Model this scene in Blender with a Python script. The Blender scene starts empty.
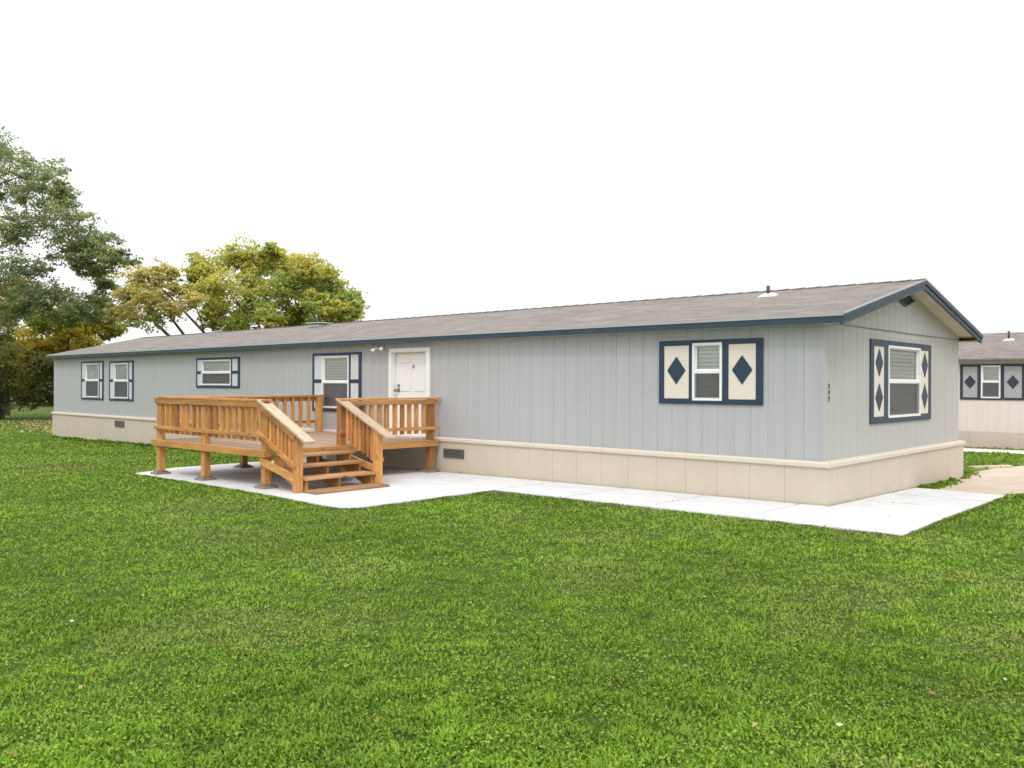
import bpy, bmesh, math, random
import numpy as np
from mathutils import Vector, Matrix

random.seed(7)
rng = np.random.RandomState(11)
scene = bpy.context.scene
COL = scene.collection

# ------------------------------------------------------------------ helpers
def gz(x, y):
    """height of the lawn: it falls gently to the far left end and behind the home"""
    return 0.0108 * np.clip(x, -30, 1.5) - 0.0158 * np.clip(y, 0, 6)

def link(name, me, mats=None, parent=None):
    o = bpy.data.objects.new(name, me)
    COL.objects.link(o)
    if mats is not None:
        for m in (mats if isinstance(mats, (list, tuple)) else [mats]):
            me.materials.append(m)
    if parent is not None:
        o.parent = parent
    return o

def obj(name, bm, mats, parent=None, smooth=False):
    me = bpy.data.meshes.new(name)
    if name != 'pane': bmesh.ops.recalc_face_normals(bm, faces=bm.faces)
    bm.to_mesh(me); bm.free()
    if smooth:
        for p in me.polygons: p.use_smooth = True
    return link(name, me, mats, parent)

def thing(name, label, cat, loc=(0, 0, 0), group=None):
    o = bpy.data.objects.new(name, None)
    COL.objects.link(o); o.location = loc
    o.empty_display_size = .3
    return tag(o, label, cat, group)

def tag(o, label=None, cat=None, group=None, kind=None):
    if label: o['label'] = label
    if cat: o['category'] = cat
    if group: o['group'] = group
    if kind: o['kind'] = kind
    return o

def box(bm, x0, x1, y0, y1, z0, z1, mi=0, bev=0):
    x0, x1 = min(x0, x1), max(x0, x1); y0, y1 = min(y0, y1), max(y0, y1); z0, z1 = min(z0, z1), max(z0, z1)
    vs = [bm.verts.new((x, y, z)) for x in (x0, x1) for y in (y0, y1) for z in (z0, z1)]
    fs = [(0, 1, 3, 2), (4, 6, 7, 5), (0, 4, 5, 1), (2, 3, 7, 6), (0, 2, 6, 4), (1, 5, 7, 3)]
    faces = []
    for f in fs:
        fc = bm.faces.new([vs[i] for i in f]); fc.material_index = mi; faces.append(fc)
    if bev:
        es = list({e for f in faces for e in f.edges})
        r = bmesh.ops.bevel(bm, geom=es, offset=bev, segments=1, affect='EDGES', profile=.5)
        for f in r['faces']: f.material_index = mi

def beam(bm, a, b, w, h, up=(0, 0, 1), mi=0, bev=0.0):
    """rectangular bar from a to b, w across, h along up"""
    a, b = Vector(a), Vector(b); d = (b - a).normalized()
    up = Vector(up); s = d.cross(up).normalized(); u = s.cross(d).normalized()
    vs = []
    for q in (a, b):
        for sx, sy in ((-1, -1), (1, -1), (1, 1), (-1, 1)):
            vs.append(bm.verts.new(q + s * (sx * w / 2) + u * (sy * h / 2)))
    fl = [(0, 1, 2, 3), (7, 6, 5, 4)] + [(i, i + 4, (i + 1) % 4 + 4, (i + 1) % 4) for i in range(4)]
    faces = []
    for f in fl:
        fc = bm.faces.new([vs[i] for i in f]); fc.material_index = mi; faces.append(fc)
    if bev:
        bmesh.ops.bevel(bm, geom=list({e for f in faces for e in f.edges}), offset=bev, segments=1, affect='EDGES')

def tube(bm, pts, rads, n=8, caps=True, mi=0):
    rings = []
    pts = [Vector(p) for p in pts]
    for i, p in enumerate(pts):
        d = (pts[min(i + 1, len(pts) - 1)] - pts[max(i - 1, 0)]).normalized()
        a = d.orthogonal().normalized() if i == 0 else (rings_a - d * rings_a.dot(d)).normalized()
        rings_a = a
        b = d.cross(a)
        rings.append([bm.verts.new(p + (a * math.cos(2 * math.pi * k / n) + b * math.sin(2 * math.pi * k / n)) * rads[i]) for k in range(n)])
    for i in range(len(rings) - 1):
        for k in range(n):
            f = bm.faces.new((rings[i][k], rings[i][(k + 1) % n], rings[i + 1][(k + 1) % n], rings[i + 1][k])); f.material_index = mi; f.smooth = True
    if caps:
        f = bm.faces.new(rings[0][::-1]); f.material_index = mi
        f = bm.faces.new(rings[-1]); f.material_index = mi

# ------------------------------------------------------------------ materials
def new_mat(name):
    m = bpy.data.materials.new(name); m.use_nodes = True
    nt = m.node_tree; b = nt.nodes['Principled BSDF']
    return m, nt, b

def N(nt, typ, **kw):
    n = nt.nodes.new(typ)
    for k, v in kw.items():
        if k in n.inputs.keys(): n.inputs[k].default_value = v
        else: setattr(n, k, v)
    return n

def ramp(nt, fac, stops):
    r = nt.nodes.new('ShaderNodeValToRGB')
    while len(r.color_ramp.elements) < len(stops): r.color_ramp.elements.new(.5)
    for e, (p, c) in zip(r.color_ramp.elements, stops):
        e.position = p; e.color = (*c, 1)
    nt.links.new(fac, r.inputs[0]); return r.outputs[0]

def mix(nt, a, b, fac, blend='MIX'):
    m = nt.nodes.new('ShaderNodeMix'); m.data_type = 'RGBA'; m.blend_type = blend
    for k, v in ((0, fac), (6, a), (7, b)):
        if isinstance(v, bpy.types.NodeSocket): nt.links.new(v, m.inputs[k])
        else: m.inputs[k].default_value = v if k == 0 else (*v, 1)
    return m.outputs[2]

def coords(nt, scale=(1, 1, 1), rand=False):
    t = nt.nodes.new('ShaderNodeTexCoord'); mp = nt.nodes.new('ShaderNodeMapping')
    mp.inputs['Scale'].default_value = scale
    nt.links.new(t.outputs['Object'], mp.inputs['Vector'])
    if rand:
        oi = nt.nodes.new('ShaderNodeObjectInfo'); mu = nt.nodes.new('ShaderNodeMath'); mu.operation = 'MULTIPLY'
        mu.inputs[1].default_value = 37.0
        cb = nt.nodes.new('ShaderNodeCombineXYZ')
        nt.links.new(oi.outputs['Random'], mu.inputs[0])
        for i in range(3): nt.links.new(mu.outputs[0], cb.inputs[i])
        nt.links.new(cb.outputs[0], mp.inputs['Location'])
    return mp.outputs[0]

def noise(nt, vec, scale, detail=4, rough=.55):
    n = nt.nodes.new('ShaderNodeTexNoise'); n.inputs['Scale'].default_value = scale
    n.inputs['Detail'].default_value = detail; n.inputs['Roughness'].default_value = rough
    nt.links.new(vec, n.inputs['Vector']); return n.outputs[0]

def bump(nt, b, h, strength=.3, dist=.01):
    bp = nt.nodes.new('ShaderNodeBump'); bp.inputs['Strength'].default_value = strength; bp.inputs['Distance'].default_value = dist
    nt.links.new(h, bp.inputs['Height']); nt.links.new(bp.outputs[0], b.inputs['Normal'])

def painted(name, col, var=.06, rough=.7, streak=(1, 1, 1), bumpy=0.0, dirt=None):
    m, nt, b = new_mat(name)
    v = coords(nt, streak)
    n1 = noise(nt, v, 1.3, 5)
    n2 = noise(nt, v, 38, 3)
    lo = tuple(c * (1 - var * 1.6) for c in col); hi = tuple(min(1, c * (1 + var)) for c in col)
    c = ramp(nt, n1, [(.3, lo), (.7, hi)])
    c = mix(nt, c, ramp(nt, n2, [(.3, tuple(x * .9 for x in col)), (.7, tuple(min(1, x * 1.06) for x in col))]), .35)
    if dirt:      # grime that gathers low down: (z of full dirt, z of none, colour, amount)
        t = nt.nodes.new('ShaderNodeTexCoord'); sx = nt.nodes.new('ShaderNodeSeparateXYZ')
        nt.links.new(t.outputs['Object'], sx.inputs[0])
        mr = nt.nodes.new('ShaderNodeMapRange'); mr.inputs[1].default_value = dirt[1]; mr.inputs[2].default_value = dirt[0]
        nt.links.new(sx.outputs[2], mr.inputs[0])
        mm = nt.nodes.new('ShaderNodeMath'); mm.operation = 'MULTIPLY'; nt.links.new(mr.outputs[0], mm.inputs[0])
        nn = noise(nt, coords(nt), 3.0, 6, .7); nt.links.new(nn, mm.inputs[1])
        m2 = nt.nodes.new('ShaderNodeMath'); m2.operation = 'MULTIPLY'; nt.links.new(mm.outputs[0], m2.inputs[0]); m2.inputs[1].default_value = dirt[3]
        c = mix(nt, c, dirt[2], m2.outputs[0])
    nt.links.new(c, b.inputs['Base Color'])
    b.inputs['Roughness'].default_value = rough
    if bumpy: bump(nt, b, n2, bumpy, .004)
    return m

def wood(name, stretch, light=(.88, .49, .175), dark=(.40, .175, .045), rough=.65):
    m, nt, b = new_mat(name)
    v = coords(nt, stretch, rand=True)
    n1 = noise(nt, v, 5.0, 6, .65); n2 = noise(nt, v, 26, 4, .7)
    c = ramp(nt, n1, [(.28, dark), (.5, tuple((a + d) / 2 for a, d in zip(light, dark))), (.68, light)])
    c = mix(nt, c, ramp(nt, n2, [(.35, (.5, .42, .36)), (.65, (1, 1, 1))]), .55, 'MULTIPLY')
    oi = nt.nodes.new('ShaderNodeObjectInfo')
    c = mix(nt, c, ramp(nt, oi.outputs['Random'], [(0, (.52, .46, .40)), (.5, (1, .97, .93)), (1, (1.0, .90, .78))]), .75, 'MULTIPLY')
    # a few dark knots
    vo = nt.nodes.new('ShaderNodeTexVoronoi'); vo.inputs['Scale'].default_value = 3.2
    nt.links.new(coords(nt, tuple(s * .6 + .4 for s in stretch), rand=True), vo.inputs['Vector'])
    c = mix(nt, c, ramp(nt, vo.outputs['Distance'], [(.04, (.25, .16, .1)), (.1, (1, 1, 1))]), .7, 'MULTIPLY')
    nt.links.new(c, b.inputs['Base Color']); b.inputs['Roughness'].default_value = rough
    bump(nt, b, n2, .35, .006)
    return m

M = {}
M['siding'] = painted('siding_grey', (.440, .452, .466), .05, .65, (9, 9, .25), .25, dirt=(.55, .95, (.38, .37, .34), .3))
M['gable'] = painted('siding_gable', (.475, .474, .460), .035, .65, (9, 9, .25), .25)
M['skirt'] = painted('skirting_tan', (.585, .515, .425), .035, .7, (2, 2, 1.2), .12, dirt=(-.3, .25, (.46, .38, .29), .6))
M['cap'] = painted('skirting_cap', (.68, .60, .51), .03, .6, (1, 1, 1), .05)
M['navy'] = painted('navy_paint', (.030, .056, .084), .12, .5, (2, 2, 2), .1)
M['navy2'] = painted('navy_trim', (.017, .044, .082), .10, .5, (2, 2, 2), .1)
M['cream'] = painted('cream_paint', (.76, .69, .61), .03, .6, (1, 1, 1), .05)
M['greyshut'] = painted('grey_shutter', (.60, .63, .67), .03, .6, (1, 1, 1), .05)
M['white'] = painted('white_vinyl', (.87, .87, .87), .02, .35)
M['door'] = painted('door_white', (.85, .855, .85), .02, .4)
M['soffit'] = painted('soffit_beige', (.60, .56, .45), .06, .7, (3, 3, 3), .1)
M['vent'] = painted('vent_dark', (.055, .065, .068), .1, .6)
M['vent2'] = painted('skirting_vent_grey', (.10, .105, .10), .1, .6)
M['ventgrey'] = painted('vent_grey', (.20, .20, .18), .1, .6)
M['metal'] = painted('knob_metal', (.34, .32, .30), .1, .35); M['metal'].node_tree.nodes['Principled BSDF'].inputs['Metallic'].default_value = .8
M['pipe'] = painted('vent_pipe_dark', (.07, .055, .05), .1, .5)
M['drip'] = painted('drip_edge_metal', (.42, .43, .45), .05, .4)
M['flash'] = painted('flashing_white', (.68, .67, .65), .08, .6)
M['number'] = painted('number_black', (.04, .04, .04), .05, .4)
M['blind'] = painted('blind_slats', (.95, .96, .94), .01, .5)
M['block'] = painted('footing_concrete', (.25, .215, .18), .2, .9, (3, 3, 3), .4)
M['nsiding'] = painted('neighbour_siding', (.76, .67, .64), .03, .65, (9, 9, .25), .2)
M['nskirt'] = painted('neighbour_skirting', (.62, .52, .46), .05, .7, (2, 2, 1.2), .15)
M['nshut'] = painted('neighbour_shutter', (.40, .385, .42), .04, .6)
M['ntrim'] = painted('neighbour_trim', (.040, .042, .065), .1, .5)
M['nfascia'] = painted('neighbour_fascia', (.16, .14, .13), .1, .6)
M['white_concrete'] = painted('neighbour_walk', (.70, .68, .62), .05, .85, (1, 1, 1), .2)
M['edging'] = painted('edging_concrete', (.55, .48, .34), .12, .9, (3, 3, 3), .3)
M['palewood'] = painted('pale_dry_wood', (.55, .50, .44), .15, .9)
M['wz'] = wood('stained_wood_upright', (1, 1, .09))
M['wx'] = wood('stained_wood_along_x', (.09, 1, 1))
M['wy'] = wood('stained_wood_along_y', (1, .09, 1))
M['wcap'] = wood('stair_cap_skylit_wood', (.12, 1, .3), (.90, .78, .60), (.78, .60, .40))  # paler than the deck wood: skylight on the handrails put into the colour
M['floor'] = wood('deck_floor_wood', (.08, 1, 1), (.70, .53, .39), (.54, .39, .27))
M['tread'] = wood('tread_wood', (1, .09, 1), (.72, .46, .25), (.50, .29, .14))

def shingle_mat():
    m, nt, b = new_mat('asphalt_shingles')
    t = nt.nodes.new('ShaderNodeTexCoord'); sp = nt.nodes.new('ShaderNodeSeparateXYZ'); cb = nt.nodes.new('ShaderNodeCombineXYZ')
    nt.links.new(t.outputs['Object'], sp.inputs[0]); nt.links.new(sp.outputs[0], cb.inputs[0]); nt.links.new(sp.outputs[1], cb.inputs[1])
    br = nt.nodes.new('ShaderNodeTexBrick'); nt.links.new(cb.outputs[0], br.inputs['Vector'])
    br.inputs['Scale'].default_value = 1; br.inputs['Brick Width'].default_value = .36; br.inputs['Row Height'].default_value = .165
    br.inputs['Mortar Size'].default_value = .006; br.inputs['Bias'].default_value = 0; br.offset = .37
    br.inputs['Color1'].default_value = (.195, .172, .155, 1); br.inputs['Color2'].default_value = (.325, .298, .272, 1); br.inputs['Mortar'].default_value = (.15, .12, .105, 1)
    n1 = noise(nt, t.outputs['Object'], .9, 5); n2 = noise(nt, t.outputs['Object'], 60, 3)
    c = mix(nt, br.outputs[0], ramp(nt, n1, [(.3, (.205, .185, .168)), (.7, (.305, .282, .26))]), .5)
    n3 = noise(nt, coords(nt, (.35, 1, 1)), 9, 5, .75)
    c = mix(nt, c, ramp(nt, n2, [(.3, (.62, .62, .62)), (.7, (1.18, 1.15, 1.15))]), .65, 'MULTIPLY')
    c = mix(nt, c, ramp(nt, n3, [(.32, (.66, .64, .62)), (.66, (1.15, 1.13, 1.12))]), .7, 'MULTIPLY')
    nt.links.new(c, b.inputs['Base Color']); b.inputs['Roughness'].default_value = .95
    bump(nt, b, br.outputs[1], -.5, .01)
    return m
M['shingle'] = shingle_mat()

def glass_mat():
    m, nt, b = new_mat('window_glass'); nt.nodes.remove(b)
    out = nt.nodes['Material Output']
    tr = nt.nodes.new('ShaderNodeBsdfTransparent'); gl = nt.nodes.new('ShaderNodeBsdfGlossy'); mx = nt.nodes.new('ShaderNodeMixShader')
    tr.inputs[0].default_value = (.95, .97, .965, 1); gl.inputs['Roughness'].default_value = .03
    fr = nt.nodes.new('ShaderNodeFresnel'); fr.inputs[0].default_value = 1.5
    nt.links.new(fr.outputs[0], mx.inputs[0]); nt.links.new(tr.outputs[0], mx.inputs[1]); nt.links.new(gl.outputs[0], mx.inputs[2])
    nt.links.new(mx.outputs[0], out.inputs[0]); return m
M['glass'] = glass_mat()

def screen_mat():
    m, nt, b = new_mat('insect_screen'); out = nt.nodes['Material Output']
    tr = nt.nodes.new('ShaderNodeBsdfTransparent'); mx = nt.nodes.new('ShaderNodeMixShader'); mx.inputs[0].default_value = .55
    b.inputs['Base Color'].default_value = (.085, .085, .095, 1); b.inputs['Roughness'].default_value = .6
    nt.links.new(tr.outputs[0], mx.inputs[1]); nt.links.new(b.outputs[0], mx.inputs[2]); nt.links.new(mx.outputs[0], out.inputs[0]); return m
M['screen'] = screen_mat()

def concrete_mat():
    m, nt, b = new_mat('slab_concrete'); v = coords(nt)
    n1 = noise(nt, v, .9, 6, .6); n2 = noise(nt, v, 24, 5, .7); n3 = noise(nt, v, 3.2, 5, .6)
    c = ramp(nt, n1, [(.3, (.64, .64, .65)), (.7, (.76, .76, .77))])
    c = mix(nt, c, ramp(nt, n3, [(.35, (.58, .58, .58)), (.6, (.77, .77, .775))]), .35)
    c = mix(nt, c, ramp(nt, n2, [(.3, (.82, .82, .82)), (.65, (1, 1, 1))]), .5, 'MULTIPLY')
    nt.links.new(c, b.inputs['Base Color']); b.inputs['Roughness'].default_value = .85
    bump(nt, b, n2, .2, .004); return m
M['concrete'] = concrete_mat()

def path_mat():
    m, nt, b = new_mat('worn_tan_path'); v = coords(nt)
    n1 = noise(nt, v, 1.1, 6, .65); n2 = noise(nt, v, 45, 4, .7)
    c = ramp(nt, n1, [(.3, (.56, .45, .36)), (.7, (.70, .60, .50))])
    c = mix(nt, c, ramp(nt, n2, [(.3, (.68, .66, .62)), (.65, (1, 1, 1))]), .7, 'MULTIPLY')
    nt.links.new(c, b.inputs['Base Color']); b.inputs['Roughness'].default_value = .95
    bump(nt, b, n2, .5, .01); return m
M['path'] = path_mat()

def lawn_mat():
    m, nt, b = new_mat('lawn_soil'); v = coords(nt)
    n1 = noise(nt, v, .35, 5, .6); n2 = noise(nt, v, 14, 5, .75); n3 = noise(nt, v, 60, 4, .8)
    c = ramp(nt, n1, [(.3, (.07, .11, .014)), (.55, (.095, .14, .018)), (.75, (.12, .15, .028))])
    c = mix(nt, c, ramp(nt, n2, [(.3, (.40, .42, .30)), (.65, (1.25, 1.25, 1))]), .6, 'MULTIPLY')
    c = mix(nt, c, ramp(nt, n3, [(.3, (.35, .40, .3)), (.6, (1.1, 1.1, 1))]), .6, 'MULTIPLY')
    nt.links.new(c, b.inputs['Base Color']); b.inputs['Roughness'].default_value = 1
    bump(nt, b, n2, .6, .05); return m
M['lawn'] = lawn_mat()

def leaf_mat(name, trans=.35):
    m, nt, b = new_mat(name); out = nt.nodes['Material Output']
    a = nt.nodes.new('ShaderNodeAttribute'); a.attribute_name = 'tint'
    b.inputs['Roughness'].default_value = .6; b.inputs['Specular IOR Level'].default_value = .25
    nt.links.new(a.outputs['Color'], b.inputs['Base Color'])
    tl = nt.nodes.new('ShaderNodeBsdfTranslucent'); mx = nt.nodes.new('ShaderNodeMixShader'); mx.inputs[0].default_value = trans
    nt.links.new(a.outputs['Color'], tl.inputs[0]); nt.links.new(b.outputs[0], mx.inputs[1]); nt.links.new(tl.outputs[0], mx.inputs[2])
    nt.links.new(mx.outputs[0], out.inputs[0]); return m
M['leaf'] = leaf_mat('tree_leaves', .42)
M['blade'] = leaf_mat('grass_blades', .3)
M['litter'] = leaf_mat('dry_leaves', .15)

def bark_mat(name, a, c_):
    m, nt, b = new_mat(name); v = coords(nt, (1, 1, .25))
    n1 = noise(nt, v, 9, 6, .7)
    nt.links.new(ramp(nt, n1, [(.3, a), (.7, c_)]), b.inputs['Base Color']); b.inputs['Roughness'].default_value = .95
    bump(nt, b, n1, .6, .03); return m
M['bark'] = bark_mat('tree_bark', (.035, .028, .024), (.10, .085, .072))

# ------------------------------------------------------------------ quads cloud (leaves, blades)
def quad_cloud(name, V, tint, mat, parent=None):
    """V: (n,4,3) corner positions, tint: (n,3)"""
    n = len(V)
    me = bpy.data.meshes.new(name)
    me.vertices.add(n * 4); me.loops.add(n * 4); me.polygons.add(n)
    me.vertices.foreach_set('co', V.astype(np.float32).ravel())
    me.loops.foreach_set('vertex_index', np.arange(n * 4, dtype=np.int32))
    me.polygons.foreach_set('loop_start', np.arange(0, n * 4, 4, dtype=np.int32))
    me.update(calc_edges=True)
    at = me.attributes.new('tint', 'FLOAT_COLOR', 'POINT')
    c = np.ones((n, 4, 4), np.float32); c[:, :, :3] = tint[:, None, :]
    at.data.foreach_set('color', c.ravel())
    me.validate()
    return link(name, me, mat, parent)

def unit(a): return a / (np.linalg.norm(a, axis=-1, keepdims=True) + 1e-9)

def leaf_quads(C, size, flat=.0):
    n = len(C)
    d = rng.normal(size=(n, 3)); d[:, 2] *= .7; d = unit(d)
    nn = rng.normal(size=(n, 3)); nn[:, 2] += flat; nn = unit(nn)
    s = unit(np.cross(d, nn))
    L = (size * rng.uniform(.7, 1.3, n))[:, None]; w = L * .33
    return np.stack([C - d * L * .5, C - s * w + d * L * .05, C + d * L * .5, C + s * w + d * L * .05], 1)

_vn = rng.uniform(size=(256, 256))
def vnoise(x, y, s):
    x = np.asarray(x) * s + 100.3; y = np.asarray(y) * s + 57.7
    xi = np.floor(x).astype(int); yi = np.floor(y).astype(int); fx = x - xi; fy = y - yi
    fx = fx * fx * (3 - 2 * fx); fy = fy * fy * (3 - 2 * fy)
    g = lambda a, b: _vn[a % 256, b % 256]
    return (g(xi, yi) * (1 - fx) + g(xi + 1, yi) * fx) * (1 - fy) + (g(xi, yi + 1) * (1 - fx) + g(xi + 1, yi + 1) * fx) * fy

def in_poly(x, y, P):
    ins = np.zeros(len(x), bool); j = len(P) - 1
    for i in range(len(P)):
        xi, yi = P[i]; xj, yj = P[j]
        c = ((yi > y) != (yj > y)) & (x < (xj - xi) * (y - yi) / (yj - yi + 1e-12) + xi)
        ins ^= c; j = i
    return ins

# ------------------------------------------------------------------ the setting: ground, slabs, path
CAM = Vector((4.5974, -11.0531, 1.5817))
L, W = 26.68, 6.03
SLABS = []           # (polygon, top offset) cells of the pale concrete
DECK_SLAB = [(-12.0, -.06), (-12.05, -2.9), (-11.5, -3.93), (-9, -3.98), (-6.9, -4.08), (-5.0, -4.27), (-4.66, -4.26), (-4.50, -4.05), (-4.49, -3.4), (-4.51, -1.62), (-4.51, -.06)]
SLABS.append(DECK_SLAB)
xs = [-4.495, -3.1, -1.7, -.28]
for a, b in zip(xs[:-1], xs[1:]):
    SLABS.append([(a, -.06), (a, -1.50 - .02 * (a + 4.5)), (b - .02, -1.50 - .02 * (b + 4.5)), (b - .02, -.06)])
SLABS.append([(-.28, -.06), (-.28, -1.60), (1.54, -1.66), (1.51, -.46), (.10, -.30), (.10, -.06)])
SLABS.append([(.10, -.28), (1.51, -.445), (1.50, .28), (1.48, .98), (.10, .98)])
SLABS.append([(.10, 1.0), (1.48, 1.0), (1.44, 2.1), (.10, 2.1)])
SLABS.append([(.10, 2.12), (1.44, 2.12), (1.41, 3.14), (.10, 3.36)])
PATH = [(.0, 3.30), (1.38, 3.06), (1.68, 3.8), (3, 5.5), (7, 8.5), (12, 11), (12, 13), (5, 12.5), (1.4, 11.6), (.42, 10.2), (.2, 9.3), (.02, 8.6), (-.15, 7.2), (-.02, 6.05)]
NWALK = [(-12, 13.2), (12, 13.3), (12, 14.5), (-12, 14.43)]

gxs = [-420, -200, -120, -70] + list(np.linspace(-40, 8, 49)) + [20, 60, 200, 420]
gys = [-300, -100, -40] + list(np.linspace(-16, 20, 37)) + [40, 80, 200, 420]
bm = bmesh.new()
gv = [[bm.verts.new((x, y, float(gz(x, y)) - .038 + (.0 if not (-40 < x < 8 and -15 < y < 19) else .03 * (float(vnoise(x, y, .6)) - .5)) * (0 if (-13 < x < 13 and -5 < y < 15) else 1))) for x in gxs] for y in gys]
for j in range(len(gys) - 1):
    for i in range(len(gxs) - 1):
        bm.faces.new((gv[j][i], gv[j][i + 1], gv[j + 1][i + 1], gv[j + 1][i]))
tag(obj('ground', bm, M['lawn'], smooth=True), kind='structure')

def slab_mesh(polys, top, depth=.12, bev=.008):
    bm = bmesh.new()
    for P in polys:
        t = [bm.verts.new((x, y, float(gz(x, y)) + top)) for x, y in P]
        b = [bm.verts.new((x, y, float(gz(x, y)) + top - depth)) for x, y in P]
        f = bm.faces.new(t)
        n = len(P)
        for i in range(n): bm.faces.new((t[i], b[i], b[(i + 1) % n], t[(i + 1) % n]))
        if bev: bmesh.ops.bevel(bm, geom=list(f.edges), offset=bev, segments=2, affect='EDGES')
    return bm
tag(obj('pavement', slab_mesh(SLABS, .004), M['concrete']), kind='structure')
tag(obj('path', slab_mesh([PATH], -.022, .05, 0), M['path']), kind='structure')
tag(obj('walkway', slab_mesh([NWALK], .04), M['white_concrete']), kind='structure')
# short edging strip that lies at the lawn beside the tan path
bm = bmesh.new()
for k in range(3):
    a = Vector((-.30 + k * .17, 8.1 + k * .30, -.105)); beam(bm, a, a + Vector((.16, .285, 0)), .14, .09, bev=.012)
tag(obj('edging_stone', bm, M['edging']), 'row of low pale concrete edging set in the grass beside the tan path', 'edging stone')

# ------------------------------------------------------------------ siding walls
class Plane:
    """wall plane: s runs to the right seen from outside, n outwards, z up"""
    def __init__(self, o, s, n): self.o, self.s, self.n = Vector(o), Vector(s), Vector(n)
    def p(self, s, n, z): return self.o + self.s * s + self.n * n + Vector((0, 0, z))
    def box(self, bm, s0, s1, n0, n1, z0, z1, mi=0, bev=0):
        a = self.p(s0, n0, z0); b = self.p(s1, n1, z1)
        box(bm, a.x, b.x, a.y, b.y, a.z, b.z, mi, bev)

def siding(pl, s0, s1, z0, ztop, pitch, phase, holes=(), g=.012, dep=.006, off=0.0, thick=.05, edge_gap=0):
    """boards with real grooves; ztop may be a function of s; holes are (s0,s1,z0,z1)"""
    zt = ztop if callable(ztop) else (lambda s: ztop)
    prof = [(s0, off)]
    k = math.ceil((s0 - phase) / pitch)
    while phase + k * pitch < s1 - .01:
        c = phase + k * pitch; k += 1
        if c - g < s0 or (edge_gap and (c - s0 < edge_gap or s1 - c < edge_gap)): continue
        prof += [(c - g / 2, off), (c - g / 4, off - dep), (c + g / 4, off - dep), (c + g / 2, off)]
    prof.append((s1, off))
    cuts = sorted({h for H in holes for h in H[:2]} | ({(s0 + s1) / 2} if callable(ztop) else set()))
    def at(s):
        for (a, na), (b, nb) in zip(prof[:-1], prof[1:]):
            if a <= s <= b: return na + (nb - na) * (s - a) / max(b - a, 1e-9)
        return off
    allp = sorted(set(prof) | {(c, at(c)) for c in cuts})
    bm = bmesh.new()
    for (a, na), (b, nb) in zip(allp[:-1], allp[1:]):
        if b - a < 1e-6: continue
        m_ = (a + b) / 2
        iv = [(z0, None)]
        segs = []; lo = z0
        for H in sorted([H for H in holes if H[0] - 1e-6 <= a and b <= H[1] + 1e-6], key=lambda h: h[2]):
            if H[2] > lo: segs.append((lo, lo, H[2], H[2]))
            lo = H[3]
        segs.append((lo, lo, zt(a), zt(b)))
        for za0, zb0, za1, zb1 in segs:
            bm.faces.new([bm.verts.new(pl.p(*q)) for q in ((a, na, za0), (b, nb, zb0), (b, nb, zb1), (a, na, za1))])
    # reveals of the openings
    for H in holes:
        for q in (((H[0], 0, H[2]), (H[0], 0, H[3]), (H[0], -thick, H[3]), (H[0], -thick, H[2])),
                  ((H[1], 0, H[2]), (H[1], 0, H[3]), (H[1], -thick, H[3]), (H[1], -thick, H[2])),
                  ((H[0], 0, H[3]), (H[1], 0, H[3]), (H[1], -thick, H[3]), (H[0], -thick, H[3])),
                  ((H[0], 0, H[2]), (H[1], 0, H[2]), (H[1], -thick, H[2]), (H[0], -thick, H[2]))):
            bm.faces.new([bm.verts.new(pl.p(*v)) for v in q])
    bmesh.ops.remove_doubles(bm, verts=bm.verts, dist=1e-5)
    return bm

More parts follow.
